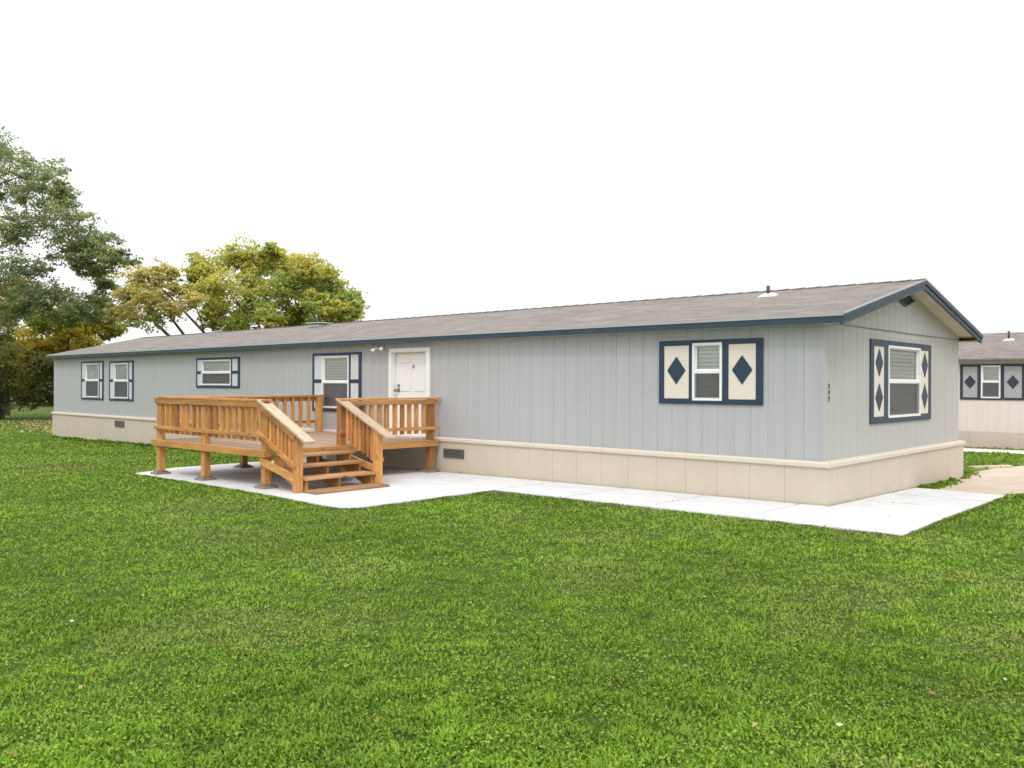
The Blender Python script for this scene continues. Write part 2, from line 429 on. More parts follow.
# ------------------------------------------------------------------ windows
def make_window(home, pl, outer, win, panels, rails, style, mats, label, dividers=(), edge=.09):
    """outer: navy trim rectangle; win: white frame rectangle; panels: shutter spans; rails: shutter mid rails"""
    s0, s1, z0, z1 = outer; a0, a1, b0, b1 = win
    root = bpy.data.objects.new('window', None); COL.objects.link(root); root.parent = home; root['label'] = label
    tz = edge * .85
    bm = bmesh.new()
    pl.box(bm, s0, s1, 0.001, .025, z1 - tz, z1, bev=.003); pl.box(bm, s0, s1, .001, .025, z0, z0 + tz, bev=.003)
    pl.box(bm, s0, s0 + edge, .001, .024, z0 + tz, z1 - tz); pl.box(bm, s1 - edge * 1.15, s1, .001, .024, z0 + tz, z1 - tz)
    for d0, d1 in dividers: pl.box(bm, d0, d1, .001, .023, z0 + tz, z1 - tz)
    for (p0, p1) in panels:
        for r in rails: pl.box(bm, p0, p1, .001, .0225, r - .04, r + .04)
    obj('trim', bm, mats['trim'], root)
    for (p0, p1) in panels:
        bm = bmesh.new()
        zs = [z0 + tz] + [r for r in rails] + [z1 - tz]
        for i in range(len(zs) - 1):
            lo = zs[i] + (.04 if i else 0); hi = zs[i + 1] - (.04 if i < len(zs) - 2 else 0)
            pl.box(bm, p0, p1, .001, .018, lo, hi)
        if style:      # raised navy diamonds: list of (centre z, half height, half width)
            for cz, hh, hw in style:
                c = (p0 + p1) / 2
                front = [bm.verts.new(pl.p(c + hw * x, .026, cz + hh * z)) for x, z in ((0, -1), (1, 0), (0, 1), (-1, 0))]
                back = [bm.verts.new(pl.p(c + hw * x, .0185, cz + hh * z)) for x, z in ((0, -1), (1, 0), (0, 1), (-1, 0))]
                f = bm.faces.new(front); f.material_index = 1
                for i in range(4):
                    f = bm.faces.new((front[i], back[i], back[(i + 1) % 4], front[(i + 1) % 4])); f.material_index = 1
        obj('shutter', bm, [mats['panel'], mats['trim']], root)
    # white vinyl frame with a meeting rail
    fw = .036; mid = (b0 + b1) / 2 + .0
    bm = bmesh.new()
    pl.box(bm, a0, a1, -.05, .032, b1 - fw, b1, bev=.004); pl.box(bm, a0, a1, -.05, .032, b0, b0 + fw, bev=.004)
    pl.box(bm, a0, a0 + fw, -.05, .031, b0 + fw, b1 - fw); pl.box(bm, a1 - fw, a1, -.05, .031, b0 + fw, b1 - fw)
    obj('frame', bm, M['white'], root)
    bm = bmesh.new()
    i0, i1 = a0 + fw, a1 - fw; sw = .016
    pl.box(bm, i0, i1, -.045, .022, mid - .024, mid + .024, bev=.003)
    for lo, hi, n in ((b0 + fw, mid - .024, -.012), (mid + .024, b1 - fw, -.03)):
        pl.box(bm, i0, i0 + sw, n - .012, n + .022, lo, hi); pl.box(bm, i1 - sw, i1, n - .012, n + .022, lo, hi)
        pl.box(bm, i0 + sw, i1 - sw, n - .012, n + .021, hi - sw, hi); pl.box(bm, i0 + sw, i1 - sw, n - .012, n + .021, lo, lo + sw)
    obj('sash', bm, M['white'], root)
    for lo, hi, n in ((b0 + fw + sw, mid - .024 - sw, -.012), (mid + .024 + sw, b1 - fw - sw, -.03)):
        bm = bmesh.new()
        bm.faces.new([bm.verts.new(pl.p(*q)) for q in ((i0 + sw, n, lo), (i1 - sw, n, lo), (i1 - sw, n, hi), (i0 + sw, n, hi))])
        obj('pane', bm, M['glass'], root)
    bm = bmesh.new()
    n = .014
    bm.faces.new([bm.verts.new(pl.p(*q)) for q in ((i0, n, b0 + fw), (i1, n, b0 + fw), (i1, n, mid - .024), (i0, n, mid - .024))])
    obj('insect_screen', bm, M['screen'], root)
    # blind: slightly bowed closed slats
    bm = bmesh.new(); z = b0 + .015; sp = .060
    while z < b1 - .02:
        v = [bm.verts.new(pl.p(s, nn, zz)) for nn, zz in ((-.060, z + sp * 1.0), (-.052, z + sp * .6), (-.046, z + .003)) for s in (a0 - .03, a1 + .03)]
        bm.faces.new((v[0], v[1], v[3], v[2])); bm.faces.new((v[2], v[3], v[5], v[4])); z += sp
    obj('blind', bm, M['blind'], root)
    return root

# ------------------------------------------------------------------ the main home
home = thing('mobile_home', 'long low grey mobile home with navy trim, tan skirting and a brown shingle roof', 'mobile home', (-13.4, 3.0, float(gz(-13.4, 3))))
HB = home
def kid(name, bm, mats, parent=None, smooth=False):
    """child built in world coordinates"""
    return obj(name, bm, mats, parent if parent is not None else HB, smooth)
# everything below the Empty is built in world space, so undo its offset at the end (see settle)

front = Plane((0, 0, 0), (1, 0, 0), (0, -1, 0))
endw = Plane((0, 0, 0), (0, 1, 0), (1, 0, 0))
back = Plane((0, W, 0), (-1, 0, 0), (0, 1, 0))
leftw = Plane((-L, W, 0), (0, -1, 0), (-1, 0, 0))
EAVE, RIDGE, YR = 2.50, 3.215, 3.02
def slope(y): return RIDGE - abs(y - YR) * (RIDGE - EAVE) / (YR + .2)

WINS = [  # outer, window frame, shutter spans, mid rails, dividers
    ((-24.30, -22.60, 1.03, 2.24), (-23.98, -22.92, 1.10, 2.17), [(-24.24, -24.00), (-22.86, -22.69)], [1.64], [(-22.915, -22.86)]),
    ((-22.16, -20.50, 1.03, 2.22), (-21.84, -20.82, 1.10, 2.15), [(-22.10, -21.86), (-20.76, -20.59)], [1.63], [(-20.815, -20.76)]),
    ((-16.74, -14.58, 1.45, 2.22), (-16.46, -14.98, 1.51, 2.16), [(-16.68, -16.47), (-14.92, -14.67)], [1.84], [(-14.975, -14.92)]),
    ((-11.49, -9.76, .97, 2.23), (-11.13, -10.17, 1.04, 2.16), [(-11.42, -11.15), (-10.11, -9.86)], [1.62], [(-10.165, -10.11)]),
]
HOLES = [w[1] for w in WINS]
WIN5 = ((-2.51, -.84, 1.295, 2.225), (-1.94, -1.46, 1.345, 2.18), [(-2.42, -2.0), (-1.36, -.94)])
DOOR = (-8.85, -7.63, .55, 2.27)
HOLES += [WIN5[1], (DOOR[0] + .08, DOOR[1] - .08, .50, DOOR[3] - .07)]
G = .254
kid('wall', siding(front, -L, 0, .50, 2.47, G, -2.804, HOLES), M['siding'])
EWIN = ((1.63, 4.38, 1.01, 2.25), (2.34, 3.82, 1.08, 2.18), [(1.76, 2.17), (3.84, 4.26)])
kid('wall', siding(endw, 0, W, .50, 2.398, G, .13, [EWIN[1]]), M['gable'])
kid('wall', siding(back, 0, L, .50, 2.47, G, .1), M['siding'])
kid('wall', siding(leftw, 0, W, .50, lambda s: slope(W - s) - .06, G, .1), M['siding'])
kid('gable', siding(endw, 0, W, 2.405, lambda s: slope(s) - .06, G, .13, off=.012), M['gable'])
# thin flashing where the gable laps the wall
bm = bmesh.new(); endw.box(bm, .01, W - .01, -.01, .018, 2.396, 2.4045); kid('flashing', bm, M['ventgrey'])
# corner boards
bm = bmesh.new()
box(bm, -.030, .006, -.006, .0, .55, 2.38); kid('corner_strip', bm, M['siding'])

STYLE_A = dict(trim=M['navy2'], panel=M['greyshut']); STYLE_B = dict(trim=M['navy2'], panel=M['cream'])
labels = ['tall window at the far left end, first from the end', 'tall window second from the far left end', 'short wide window above the deck rail', 'tall window left of the door']
for (o_, w_, p_, r_, d_), lb in zip(WINS, labels):
    make_window(HB, front, o_, w_, p_, r_, None, STYLE_A, lb, d_, .062)
make_window(HB, front, WIN5[0], WIN5[1], WIN5[2], [], [(1.785, .205, .155)], STYLE_B, 'narrow window between two cream panels with one navy diamond each', [(-2.0, -1.945), (-1.455, -1.36)], .09)
make_window(HB, endw, EWIN[0], EWIN[1], EWIN[2], [], [(1.91, .205, .15), (1.395, .205, .15)], STYLE_B, 'end wall window between cream panels with two navy diamonds each', [(2.17, 2.33)], .12)

# skirting with panel joints, cap band, vents
def skirt_profile(pl, s0, s1, zt, off=.03):
    return siding(pl, s0, s1, -.45, zt, 2 * G if pl is front else 1.22, -2.804 + G if pl is front else .3, g=.012, dep=.007, off=off, edge_gap=.2)
sk = kid('skirting', skirt_profile(front, -L - .03, .07, .50), M['skirt'])
sk2 = kid('skirting', skirt_profile(endw, -.03, W + .07, .50, .07), M['skirt'])
kid('skirting', skirt_profile(back, -.03, L + .03, .50), M['skirt'])
kid('skirting', skirt_profile(leftw, -.03, W + .03, .50), M['skirt'])
for pl, s0, s1, par in ((front, -L - .06, .10, sk), (endw, -.0, W + .09, sk2)):
    bm = bmesh.new()
    edges = [s0]
    step = 3.66
    s = s1 - (step if pl is front else 3.0)
    cuts = []
    while s > s0 + .4: cuts.append(s); s -= step
    pts = [s0] + sorted(cuts) + [s1]
    for a, b in zip(pts[:-1], pts[1:]):
        dn = 0 if pl is front else .038
        pr = [(.0, .572), (.045, .566), (.062, .55), (.062, .505), (.052, .492), (.0, .49)]
        va = [bm.verts.new(pl.p(a + (.003 if a > s0 else 0), n + (dn if n > 0 else 0), z)) for n, z in pr]; vb = [bm.verts.new(pl.p(b - (.003 if b < s1 else 0), n + (dn if n > 0 else 0), z)) for n, z in pr]
        for i in range(len(pr) - 1): bm.faces.new((va[i], va[i + 1], vb[i + 1], vb[i]))
        bm.faces.new(va); bm.faces.new(vb[::-1])
    kid('skirting_cap', bm, M['cap'], par)
def skirt_vent(x0, x1, z0, z1):
    bm = bmesh.new()
    front.box(bm, x0, x1, .031, .05, z1 - .025, z1); front.box(bm, x0, x1, .031, .05, z0, z0 + .025)
    front.box(bm, x0, x0 + .03, .031, .05, z0 + .025, z1 - .025); front.box(bm, x1 - .03, x1, .031, .05, z0 + .025, z1 - .025)
    front.box(bm, x0 + .03, x1 - .03, .031, .034, z0 + .025, z1 - .025, 1)
    z = z0 + .03
    while z < z1 - .04:
        a = [front.p(x0 + .03, .046, z), front.p(x1 - .03, .046, z), front.p(x1 - .03, .036, z + .02), front.p(x0 + .03, .036, z + .02)]
        f = bm.faces.new([bm.verts.new(q) for q in a]); f.material_index = 0; z += .028
    front.box(bm, (x0 + x1) / 2 - .008, (x0 + x1) / 2 + .008, .034, .049, z0 + .025, z1 - .025)
    kid('skirting_vent', bm, [M['vent2'], M['vent']], sk)
skirt_vent(-7.22, -6.68, .20, .365)
skirt_vent(-21.68, -21.05, .245, .43)

# roof
RX0, RX1 = -L - .01, .34
def roof_mesh():
    bm = bmesh.new()
    th = .035
    ys = [-.21, YR, 2 * YR + .21]
    n = 60
    prof_top = [(-.215, slope(-.215)), (YR, RIDGE), (2 * YR + .215, slope(2 * YR + .215))]
    top = []; bot = []
    for i in range(n + 1):
        x = RX0 + (RX1 - RX0) * i / n
        top.append([bm.verts.new((x, y, z)) for y, z in prof_top]); bot.append([bm.verts.new((x, y, z - th)) for y, z in prof_top])
    for i in range(n):
        for k in (0, 1):
            bm.faces.new((top[i][k], top[i + 1][k], top[i + 1][k + 1], top[i][k + 1]))
            bm.faces.new((bot[i][k], bot[i][k + 1], bot[i + 1][k + 1], bot[i + 1][k]))
        bm.faces.new((top[i][0], bot[i][0], bot[i + 1][0], top[i + 1][0])); bm.faces.new((top[i][2], top[i + 1][2], bot[i + 1][2], bot[i][2]))
    for i in (0, n):
        for k in (0, 1): bm.faces.new((top[i][k], top[i][k + 1], bot[i][k + 1], bot[i][k]))
    return bm
roof = kid('roof', roof_mesh(), M['shingle'])
# ridge cap: overlapping tabs
bm = bmesh.new()
x = RX0 + .01
while x < RX1 - .05:
    x2 = min(x + .30, RX1 + .004)
    v = []
    for xx, lift in ((x, .004), (x2, .013)):
        v.append([bm.verts.new((xx, YR + dy, slope(YR + dy) + lift)) for dy in (-.15, 0, .15)])
    bm.faces.new((v[0][0], v[1][0], v[1][1], v[0][1])); bm.faces.new((v[0][1], v[1][1], v[1][2], v[0][2])); x += .285
kid('ridge_cap', bm, M['shingle'], roof)
# drip edge, fascia, rake boards and soffits
bm = bmesh.new()
box(bm, RX0, RX1 + .003, -.222, -.2155, 2.458, slope(-.215) - .002); box(bm, RX0, RX1 + .003, 2 * YR + .2155, 2 * YR + .222, 2.458, slope(-.215) - .002)
kid('drip_edge', bm, M['drip'], roof)
for y0, y1 in ((-.212, -.175), (2 * YR + .175, 2 * YR + .212)):
    bm = bmesh.new(); box(bm, RX0 + .004, RX1 - .004, y0, y1, 2.372, 2.4575, bev=.003); kid('fascia', bm, M['navy'])
def sloped(bm, x0, x1, ya, yb, dz0, dz1):
    """board that follows the roof slope between ya and yb, dz measured down from the roof surface"""
    v = [bm.verts.new((x, y, slope(y) - d)) for x in (x0, x1) for y in (ya, yb) for d in (dz0, dz1)]
    for f in ((0, 1, 3, 2), (4, 6, 7, 5), (0, 4, 5, 1), (2, 3, 7, 6), (0, 2, 6, 4), (1, 5, 7, 3)): bm.faces.new([v[i] for i in f])
for x0, x1 in ((RX1 - .045, RX1 - .008), (RX0 + .008, RX0 + .045)):
    for ya, yb in ((-.21, YR), (YR, 2 * YR + .21)):
        bm = bmesh.new(); sloped(bm, x0, x1, ya, yb, .036, .152); kid('rake_board', bm, M['navy'])
for ya, yb in ((-.212, YR), (YR, 2 * YR + .212)):
    bm = bmesh.new(); sloped(bm, RX1 - .007, RX1 + .012, ya, yb, .0205, .078); kid('rake_trim', bm, M['navy2'])
    bm = bmesh.new(); sloped(bm, RX1 + .0005, RX1 + .016, ya, yb, -.003, .020); kid('drip_edge', bm, M['drip'], roof)
for ya, yb in ((-.17, YR), (YR, 2 * YR + .17)):
    bm = bmesh.new(); sloped(bm, .0, RX1 - .046, ya, yb, .075, .088); kid('soffit', bm, M['soffit'])
for y0, y1 in ((-.174, .0), (2 * YR, 2 * YR + .174)):
    bm = bmesh.new(); box(bm, RX0 + .046, RX1 - .046, y0, y1, 2.378, 2.388); kid('soffit', bm, M['soffit'] if y0 > 1 else M['gable'])
# diamond louvre under the peak
bm = bmesh.new()
cy, cz, hw, hh = 3.06, 2.925, .45, .115
def dia(n, k): return [bm.verts.new(endw.p(cy + hw * k * x, n, cz + hh * k * z)) for x, z in ((0, -1), (1, 0), (0, 1), (-1, 0))]
o1, o2, i2, i1 = dia(.013, 1), dia(.045, 1), dia(.045, .80), dia(.02, .80)
for A, B_ in ((o1, o2), (o2, i2), (i2, i1)):
    for i in range(4): bm.faces.new((A[i], A[(i + 1) % 4], B_[(i + 1) % 4], B_[i]))
f = bm.faces.new(i1); f.material_index = 1
for k in range(-3, 4):
    z = k * .025; w_ = hw * .80 * (1 - abs(z) / (hh * .80)) - .01
    if w_ > .03:
        f = bm.faces.new([bm.verts.new(endw.p(cy + a, n, cz + z + d)) for a, n, d in ((-w_, .04, -.008), (w_, .04, -.008), (w_, .024, .008), (-w_, .024, .008))]); f.material_index = 2
kid('gable_vent', bm, [M['navy'], M['vent'], M['ventgrey']])
# pipe with white flashing and a low roof vent
def roof_pipe(parent, x, y, z, sl, h=.17):
    bm = bmesh.new(); tube(bm, [(x, y, z - .02), (x, y, z + h)], [.03, .03], 10); p = obj('vent_pipe', bm, M['pipe'], parent, False)
    bm = bmesh.new()
    v = [(x - .15, y - .11), (x + .15, y - .11), (x + .14, y + .10), (x - .14, y + .10)]
    lo = [bm.verts.new((a, b, z + (b - y) * sl + .004)) for a, b in v]; hi = [bm.verts.new((x + (a - x) * .45, y + (b - y) * .45, z + (b - y) * .45 * sl + .05)) for a, b in v]
    for i in range(4): bm.faces.new((lo[i], lo[(i + 1) % 4], hi[(i + 1) % 4], hi[i]))
    bm.faces.new(hi); obj('pipe_flashing', bm, M['flash'], parent)
SL = (RIDGE - EAVE) / (YR + .2)
roof_pipe(HB, -1.84, 2.19, slope(2.19), SL)
bm = bmesh.new()
vx, vy = -14.9, 2.5; vz = slope(vy)
box(bm, vx - .25, vx + .25, vy - .18, vy + .18, vz - .03, vz + .03); box(bm, vx - .30, vx + .30, vy - .22, vy + .22, vz + .07, vz + .10, bev=.01)
box(bm, vx - .2, vx + .2, vy - .14, vy + .14, vz + .03, vz + .07)
kid('roof_vent', bm, M['drip'])

# door
bm = bmesh.new()
x0, x1, z0, z1 = DOOR
front.box(bm, x0, x1, .001, .035, z1 - .075, z1, bev=.003); front.box(bm, x0, x0 + .085, .001, .034, z0, z1 - .075); front.box(bm, x1 - .11, x1, .001, .034, z0, z1 - .075)
front.box(bm, x0 + .08, x0 + .10, -.12, .0005, z0, z1 - .09); front.box(bm, x1 - .10, x1 - .081, -.12, .0005, z0, z1 - .09); front.box(bm, x0 + .08, x1 - .081, -.12, .0005, z1 - .09, z1 - .0705)
front.box(bm, x0 + .10, x1 - .10, -.12, .03, z0 - .04, z0)
door_root = bpy.data.objects.new('door', None); COL.objects.link(door_root); door_root.parent = HB
obj('door_frame', bm, M['white'], door_root)
bm = bmesh.new()
d0, d1 = x0 + .105, x1 - .105
front.box(bm, d0, d1, -.115, -.075, z0 + .005, z1 - .095, bev=.004)
wd = (d1 - d0)
for c in (0, 1):
    a = d0 + .12 + c * (wd - .12) / 2 - (.02 if c else 0); b = a + (wd - .36) / 2
    for lo, hi in ((1.98, 2.10), (1.42, 1.90), (.66, 1.30)):
        front.box(bm, a, b, -.0745, -.066, lo, hi, bev=.007)
obj('door_leaf', bm, M['door'], door_root)
bm = bmesh.new()
kx = -8.66
tube(bm, [(kx, .074, 1.445), (kx, .03, 1.445), (kx, -.005, 1.445)], [.045, .02, .02], 12); 
bmesh.ops.create_uvsphere(bm, u_segments=12, v_segments=8, radius=.036, matrix=Matrix.Translation((kx, -.01, 1.445)))
obj('handle', bm, M['metal'], door_root, True)
bm = bmesh.new(); tube(bm, [(kx + .01, .074, 1.535), (kx + .01, .045, 1.535)], [.032, .03], 12); obj('deadbolt', bm, M['metal'], door_root)
bm = bmesh.new(); tube(bm, [(-8.20, .074, 1.90), (-8.20, .05, 1.90)], [.022, .02], 10)
bmesh.ops.create_uvsphere(bm, u_segments=10, v_segments=6, radius=.016, matrix=Matrix.Translation((-8.2, .05, 1.935)))
obj('knocker', bm, M['metal'], door_root, True)
# twin floodlight
fl = bpy.data.objects.new('flood_light', None); COL.objects.link(fl); fl.parent = HB
bm = bmesh.new(); tube(bm, [(-9.07, -.001, 2.285), (-9.07, -.04, 2.285)], [.05, .046], 14); obj('wall_plate', bm, M['white'], fl)
for dx, dz in ((-.10, -.01), (.10, .015)):
    bm = bmesh.new()
    a = Vector((-9.07 + dx * .3, -.04, 2.285)); b = Vector((-9.07 + dx, -.11, 2.285 + dz)); c = Vector((-9.07 + dx * 1.5, -.17, 2.235 + dz))
    tube(bm, [a, b, b + (c - b) * .3, c], [.013, .016, .028, .036], 12); obj('lamp_head', bm, M['white'], fl, True)
# house number, stacked digits
for i, ch in enumerate('242'):
    cu = bpy.data.curves.new('number_text', 'FONT'); cu.body = ch; cu.size = .085; cu.extrude = .004; cu.align_x = 'CENTER'
    to = bpy.data.objects.new('tmp', cu); COL.objects.link(to)
    bpy.context.view_layer.update()
    me = bpy.data.meshes.new_from_object(to.evaluated_get(bpy.context.evaluated_depsgraph_get()))
    bpy.data.objects.remove(to)
    me.transform(Matrix.Translation((.008, .165, 1.535 - i * .082)) @ Matrix(((0, 0, 1, 0), (1, 0, 0, 0), (0, 1, 0, 0), (0, 0, 0, 1))))
    me.name = 'house_number'; link('house_number', me, M['number'], HB)

# ------------------------------------------------------------------ the deck with its stairs
deck = thing('wooden_deck', 'cedar brown wooden deck with railings and open stairs in front of the door', 'deck', (-9.25, -1.9, float(gz(-9.25, -1.9)) + .004))
X0, X1, Y0, Y1 = -11.02, -7.34, -3.74, -.085
DZ = .528
ST0, ST1 = -3.70, -2.28        # stair span in y
# floor boards
bm = bmesh.new(); y = Y0 + .01; 
while y < Y1 - .05:
    box(bm, X0 + .01 + random.uniform(-.004, .004), X1 - .005, y, y + .128, DZ - .032, DZ + random.uniform(-.0015, .0015), bev=.004); y += .1345
obj('deck_floor', bm, M['floor'], deck)
fz0, fz1 = .412, DZ - .034
def part(name, fn, mat, parent=deck, label=None):
    bm = bmesh.new(); fn(bm); o = obj(name, bm, mat, parent)
    if label: o['label'] = label
    return o
part('fascia_board', lambda b: box(b, X0 - .14, X1 + .045, Y0 - .045, Y0 - .002, fz0, DZ - .004, bev=.004), M['wx'])
part('fascia_board', lambda b: box(b, X1 - .002, X1 + .04, Y0 + .0, Y1, fz0, DZ - .004, bev=.004), M['wy'])
part('fascia_board', lambda b: box(b, X0 - .05, X0 - .008, Y0 + .0, Y1, fz0, DZ - .004, bev=.004), M['wy'])
part('fascia_board', lambda b: box(b, X0, X1 - .004, Y1 - .045, Y1 - .002, fz0, DZ - .035, bev=.004), M['wx'])
for k in range(1, 8):
    x = X0 + (X1 - X0) * k / 8
    part('joist', lambda b: box(b, x - .02, x + .02, Y0 + .005, Y1 - .05, fz0 + .005, DZ - .0345), M['wy'])
# posts and footings
PW = .06
RAILZ = 1.322
def post(x, y, zt, zb=None, foot=True):
    g = float(gz(x, y)) + .004
    zb = g + (.06 if foot else 0) if zb is None else zb
    p = part('post', lambda b: box(b, x - PW, x + PW, y - PW, y + PW, zb, zt, bev=.006), M['wz'])
    if foot:
        s = .14
        part('footing_block', lambda b: (box(b, x - s, x + s, y - s, y + s, g - .03, g + .040, bev=.014), box(b, x - s * .72, x + s * .72, y - s * .72, y + s * .72, g + .041, g + .0595, bev=.008)), M['block'], p)
    return p
FY = Y0 + .06; RXP = X1 - .06
post(X0 + .03, FY, RAILZ - .04); post(-9.32, FY, RAILZ - .04); post(X1 - .06, FY, RAILZ - .05)
post(RXP, Y1 - .13, RAILZ - .04); post(RXP, ST1 + .04, RAILZ - .03)
post(X0 + .06, -2.0, RAILZ - .04); post(X0 + .06, Y1 - .13, RAILZ - .04)
# railings
def rail(a, b, n, off, mat_axis, skip=()):
    """a, b: ends (x,y) of the balusters' line; off: outward unit vector"""
    a = Vector((*a, 0)); b = Vector((*b, 0)); d = b - a; u = d.normalized(); o = Vector((*off, 0))
    root = bpy.data.objects.new('railing', None); COL.objects.link(root); root.parent = deck
    mh = M[mat_axis]
    bm = bmesh.new(); beam(bm, a - u * .10 + Vector((0, 0, RAILZ - .018)), b + u * .11 + Vector((0, 0, RAILZ - .018)), .135, .036, bev=.005); obj('rail_cap', bm, mh, root)
    bm = bmesh.new(); beam(bm, a - u * .06 + o * .052 + Vector((0, 0, RAILZ - .085)), b + o * .052 + u * .04 + Vector((0, 0, RAILZ - .085)), .034, .085, bev=.003); obj('top_rail', bm, mh, root)
    bm = bmesh.new(); beam(bm, a - u * .10 + o * .052 + Vector((0, 0, .752)), b + o * .052 + u * .09 + Vector((0, 0, .752)), .034, .062, bev=.003); obj('bottom_rail', bm, mh, root)
    proto = None
    for i in range(n):
        q = a + d * ((i + .5) / n)
        if any(abs((q - Vector((*s_, 0))).dot(u)) < .075 for s_ in skip): continue
        if proto is None:
            bm = bmesh.new(); box(bm, -.033, .033, -.033, .033, .655, RAILZ - .045, bev=.003)
            proto = obj('baluster', bm, M['wz'], root); o_ = proto
        else:
            o_ = proto.copy(); COL.objects.link(o_); o_.parent = root
        o_.location = (q.x + random.uniform(-.006, .006), q.y + random.uniform(-.006, .006), 0)
        o_.rotation_euler.z = math.atan2(d.y, d.x) + random.uniform(-.05, .05)
    return root
rail((X0 + .03, Y0 + .03), (X1 - .06, Y0 + .03), 18, (0, -1), 'wx', skip=[(X0 + .03, 0), (-9.32, 0), (X1 - .06, 0)])
rail((X0 + .03, Y0 + .06), (X0 + .03, Y1 - .08), 18, (-1, 0), 'wy', skip=[(0, -2.0), (0, Y1 - .13)])
rail((X1 - .03, ST1 + .05), (X1 - .03, Y1 - .07), 12, (1, 0), 'wy', skip=[(0, Y1 - .13)])
# stairs: three open treads and a ground plank, three saw-cut stringers
stairs = bpy.data.objects.new('stairs', None); COL.objects.link(stairs); stairs.parent = deck
TR = [(-7.285, -6.93, .455), (-7.02, -6.66, .312), (-6.74, -6.36, .150)]
for x0, x1, z in TR:
    bm = bmesh.new()
    for k in (0, 1):
        a = x0 + (x1 - x0) * k / 2 + .003; b = x0 + (x1 - x0) * (k + 1) / 2 - .003
        box(bm, a, b, ST0 + .06, ST1 - .03, z - .037, z, bev=.004)
    obj('tread', bm, M['tread'], stairs)
gs = float(gz(-6.2, -3)) + .004
bm = bmesh.new(); box(bm, -6.36, -6.04, ST0 + .02, ST1 - .02, gs + .004, gs + .045, bev=.006)
beam(bm, (-6.2, ST0 + .12, gs + .0), (-6.2, ST1 - .12, gs + .0), .06, .006); obj('ground_plank', bm, M['tread'], stairs)
for y in (ST0 + .11, (ST0 + ST1) / 2, ST1 - .08):
    pts = [(-7.29, .42), (-7.0, .417), (-7.0, .27), (-6.73, .27), (-6.73, .112), (-6.42, .112), (-6.42, gs + .002), (-6.62, gs + .002), (-7.29, .22)]
    bm = bmesh.new()
    A = [bm.verts.new((x, y - .02, z)) for x, z in pts]; B_ = [bm.verts.new((x, y + .02, z)) for x, z in pts]
    bm.faces.new(A); bm.faces.new(B_[::-1])
    for i in range(len(pts)): bm.faces.new((A[i], B_[i], B_[(i + 1) % len(pts)], A[(i + 1) % len(pts)]))
    obj('stringer', bm, M['wx'], stairs)
def stair_rail(y, out, xb, nx, xa):
    root = bpy.data.objects.new('stair_railing', None); COL.objects.link(root); root.parent = deck
    za, zb = 1.305, .70
    dz = (zb - za) / (xb - xa)
    at = lambda x: za + (x - xa) * dz
    g = float(gz(nx, y)) + .004
    bm = bmesh.new(); box(bm, nx - PW, nx + PW, y - PW, y + PW, g, at(nx) - .02, bev=.006); obj('newel_post', bm, M['wz'], root)
    bm = bmesh.new(); beam(bm, (xa, y, at(xa)), (xb, y, at(xb)), .19, .04, bev=.005); obj('handrail', bm, M['wcap'], root)
    bm = bmesh.new(); beam(bm, (xa + .05, y + out * .074, at(xa + .05) - .075), (nx + .03, y + out * .074, at(nx + .03) - .075), .034, .085, bev=.003); obj('upper_rail', bm, M['wx'], root)
    bm = bmesh.new(); beam(bm, (xa + .05, y + out * .074, at(xa + .05) - .50), (nx + .05, y + out * .074, at(nx + .05) - .50), .034, .07, bev=.003); obj('lower_rail', bm, M['wx'], root)
    bm = bmesh.new(); beam(bm, (xa + .05, y + out * .05, at(xa + .05) - .93), (nx - .02, y + out * .05, at(nx - .02) - .70), .04, .11, bev=.003); obj('side_board', bm, M['wx'], root)
    n = 7
    for i in range(n):
        x = xa + .18 + (nx - .07 - xa - .18) * (i + .3) / n
        bm = bmesh.new(); box(bm, x - .033, x + .033, y + out * .02 - .033, y + out * .02 + .033, at(x) - .60, at(x) - .035, bev=.003); obj('baluster', bm, M['wz'], root)
stair_rail(ST0 - .02, -1, -6.15, -6.47, X1 - .12); stair_rail(ST1 + .02, 1, -6.05, -6.40, X1 - .07)

# ------------------------------------------------------------------ the neighbouring home
nb = thing('mobile_home', 'cream mobile home with purple-grey shutters standing behind at the right edge', 'mobile home', (-3, 18.2, -.1))
NY = 15.2
nfront = Plane((0, NY, 0), (1, 0, 0), (0, -1, 0)); nleft = Plane((-13, NY + 6, 0), (0, -1, 0), (-1, 0, 0)); nright = Plane((8, NY, 0), (0, 1, 0), (1, 0, 0)); nback = Plane((0, NY + 6, 0), (-1, 0, 0), (0, 1, 0))
nw = (-1.89, -1.41, 1.225, 2.125)
NS = dict(trim=M['ntrim'], panel=M['nshut'])
obj('wall', siding(nfront, -13, 8, .30, 2.36, G, .05, [nw], off=.0), M['nsiding'], nb)
nslope = lambda y: 3.17 - abs(y - NY - 3) * .27
obj('wall', siding(nleft, 0, 6, .30, lambda s: nslope(NY + 6 - s) - .05, G, .1), M['nsiding'], nb)
obj('wall', siding(nright, 0, 6, .30, lambda s: nslope(NY + s) - .05, G, .1), M['nsiding'], nb)
obj('wall', siding(nback, -8, 13, .30, 2.36, G, .1), M['nsiding'], nb)
for pl, a, b in ((nfront, -13.02, 8.02), (nleft, -.02, 6.02), (nright, -.02, 6.02), (nback, -8.02, 13.02)):
    obj('skirting', siding(pl, a, b, -.25, .302, 1.22, .27, g=.016, dep=.01, off=.02), M['nskirt'], nb)
make_window(nb, nfront, (-2.42, -.81, 1.18, 2.16), nw, [(-2.35, -1.98), (-1.32, -.90)], [], [(1.67, .19, .15)], NS, 'window between two purple-grey panels with a dark diamond each', [(-1.98, -1.895), (-1.405, -1.32)], .075)
bm = bmesh.new()
v = [[bm.verts.new((x, y, nslope(y) + d)) for y in (NY - .2, NY + 3, NY + 6.2)] for x in (-13.3, 8.3) for d in (0, -.04)]
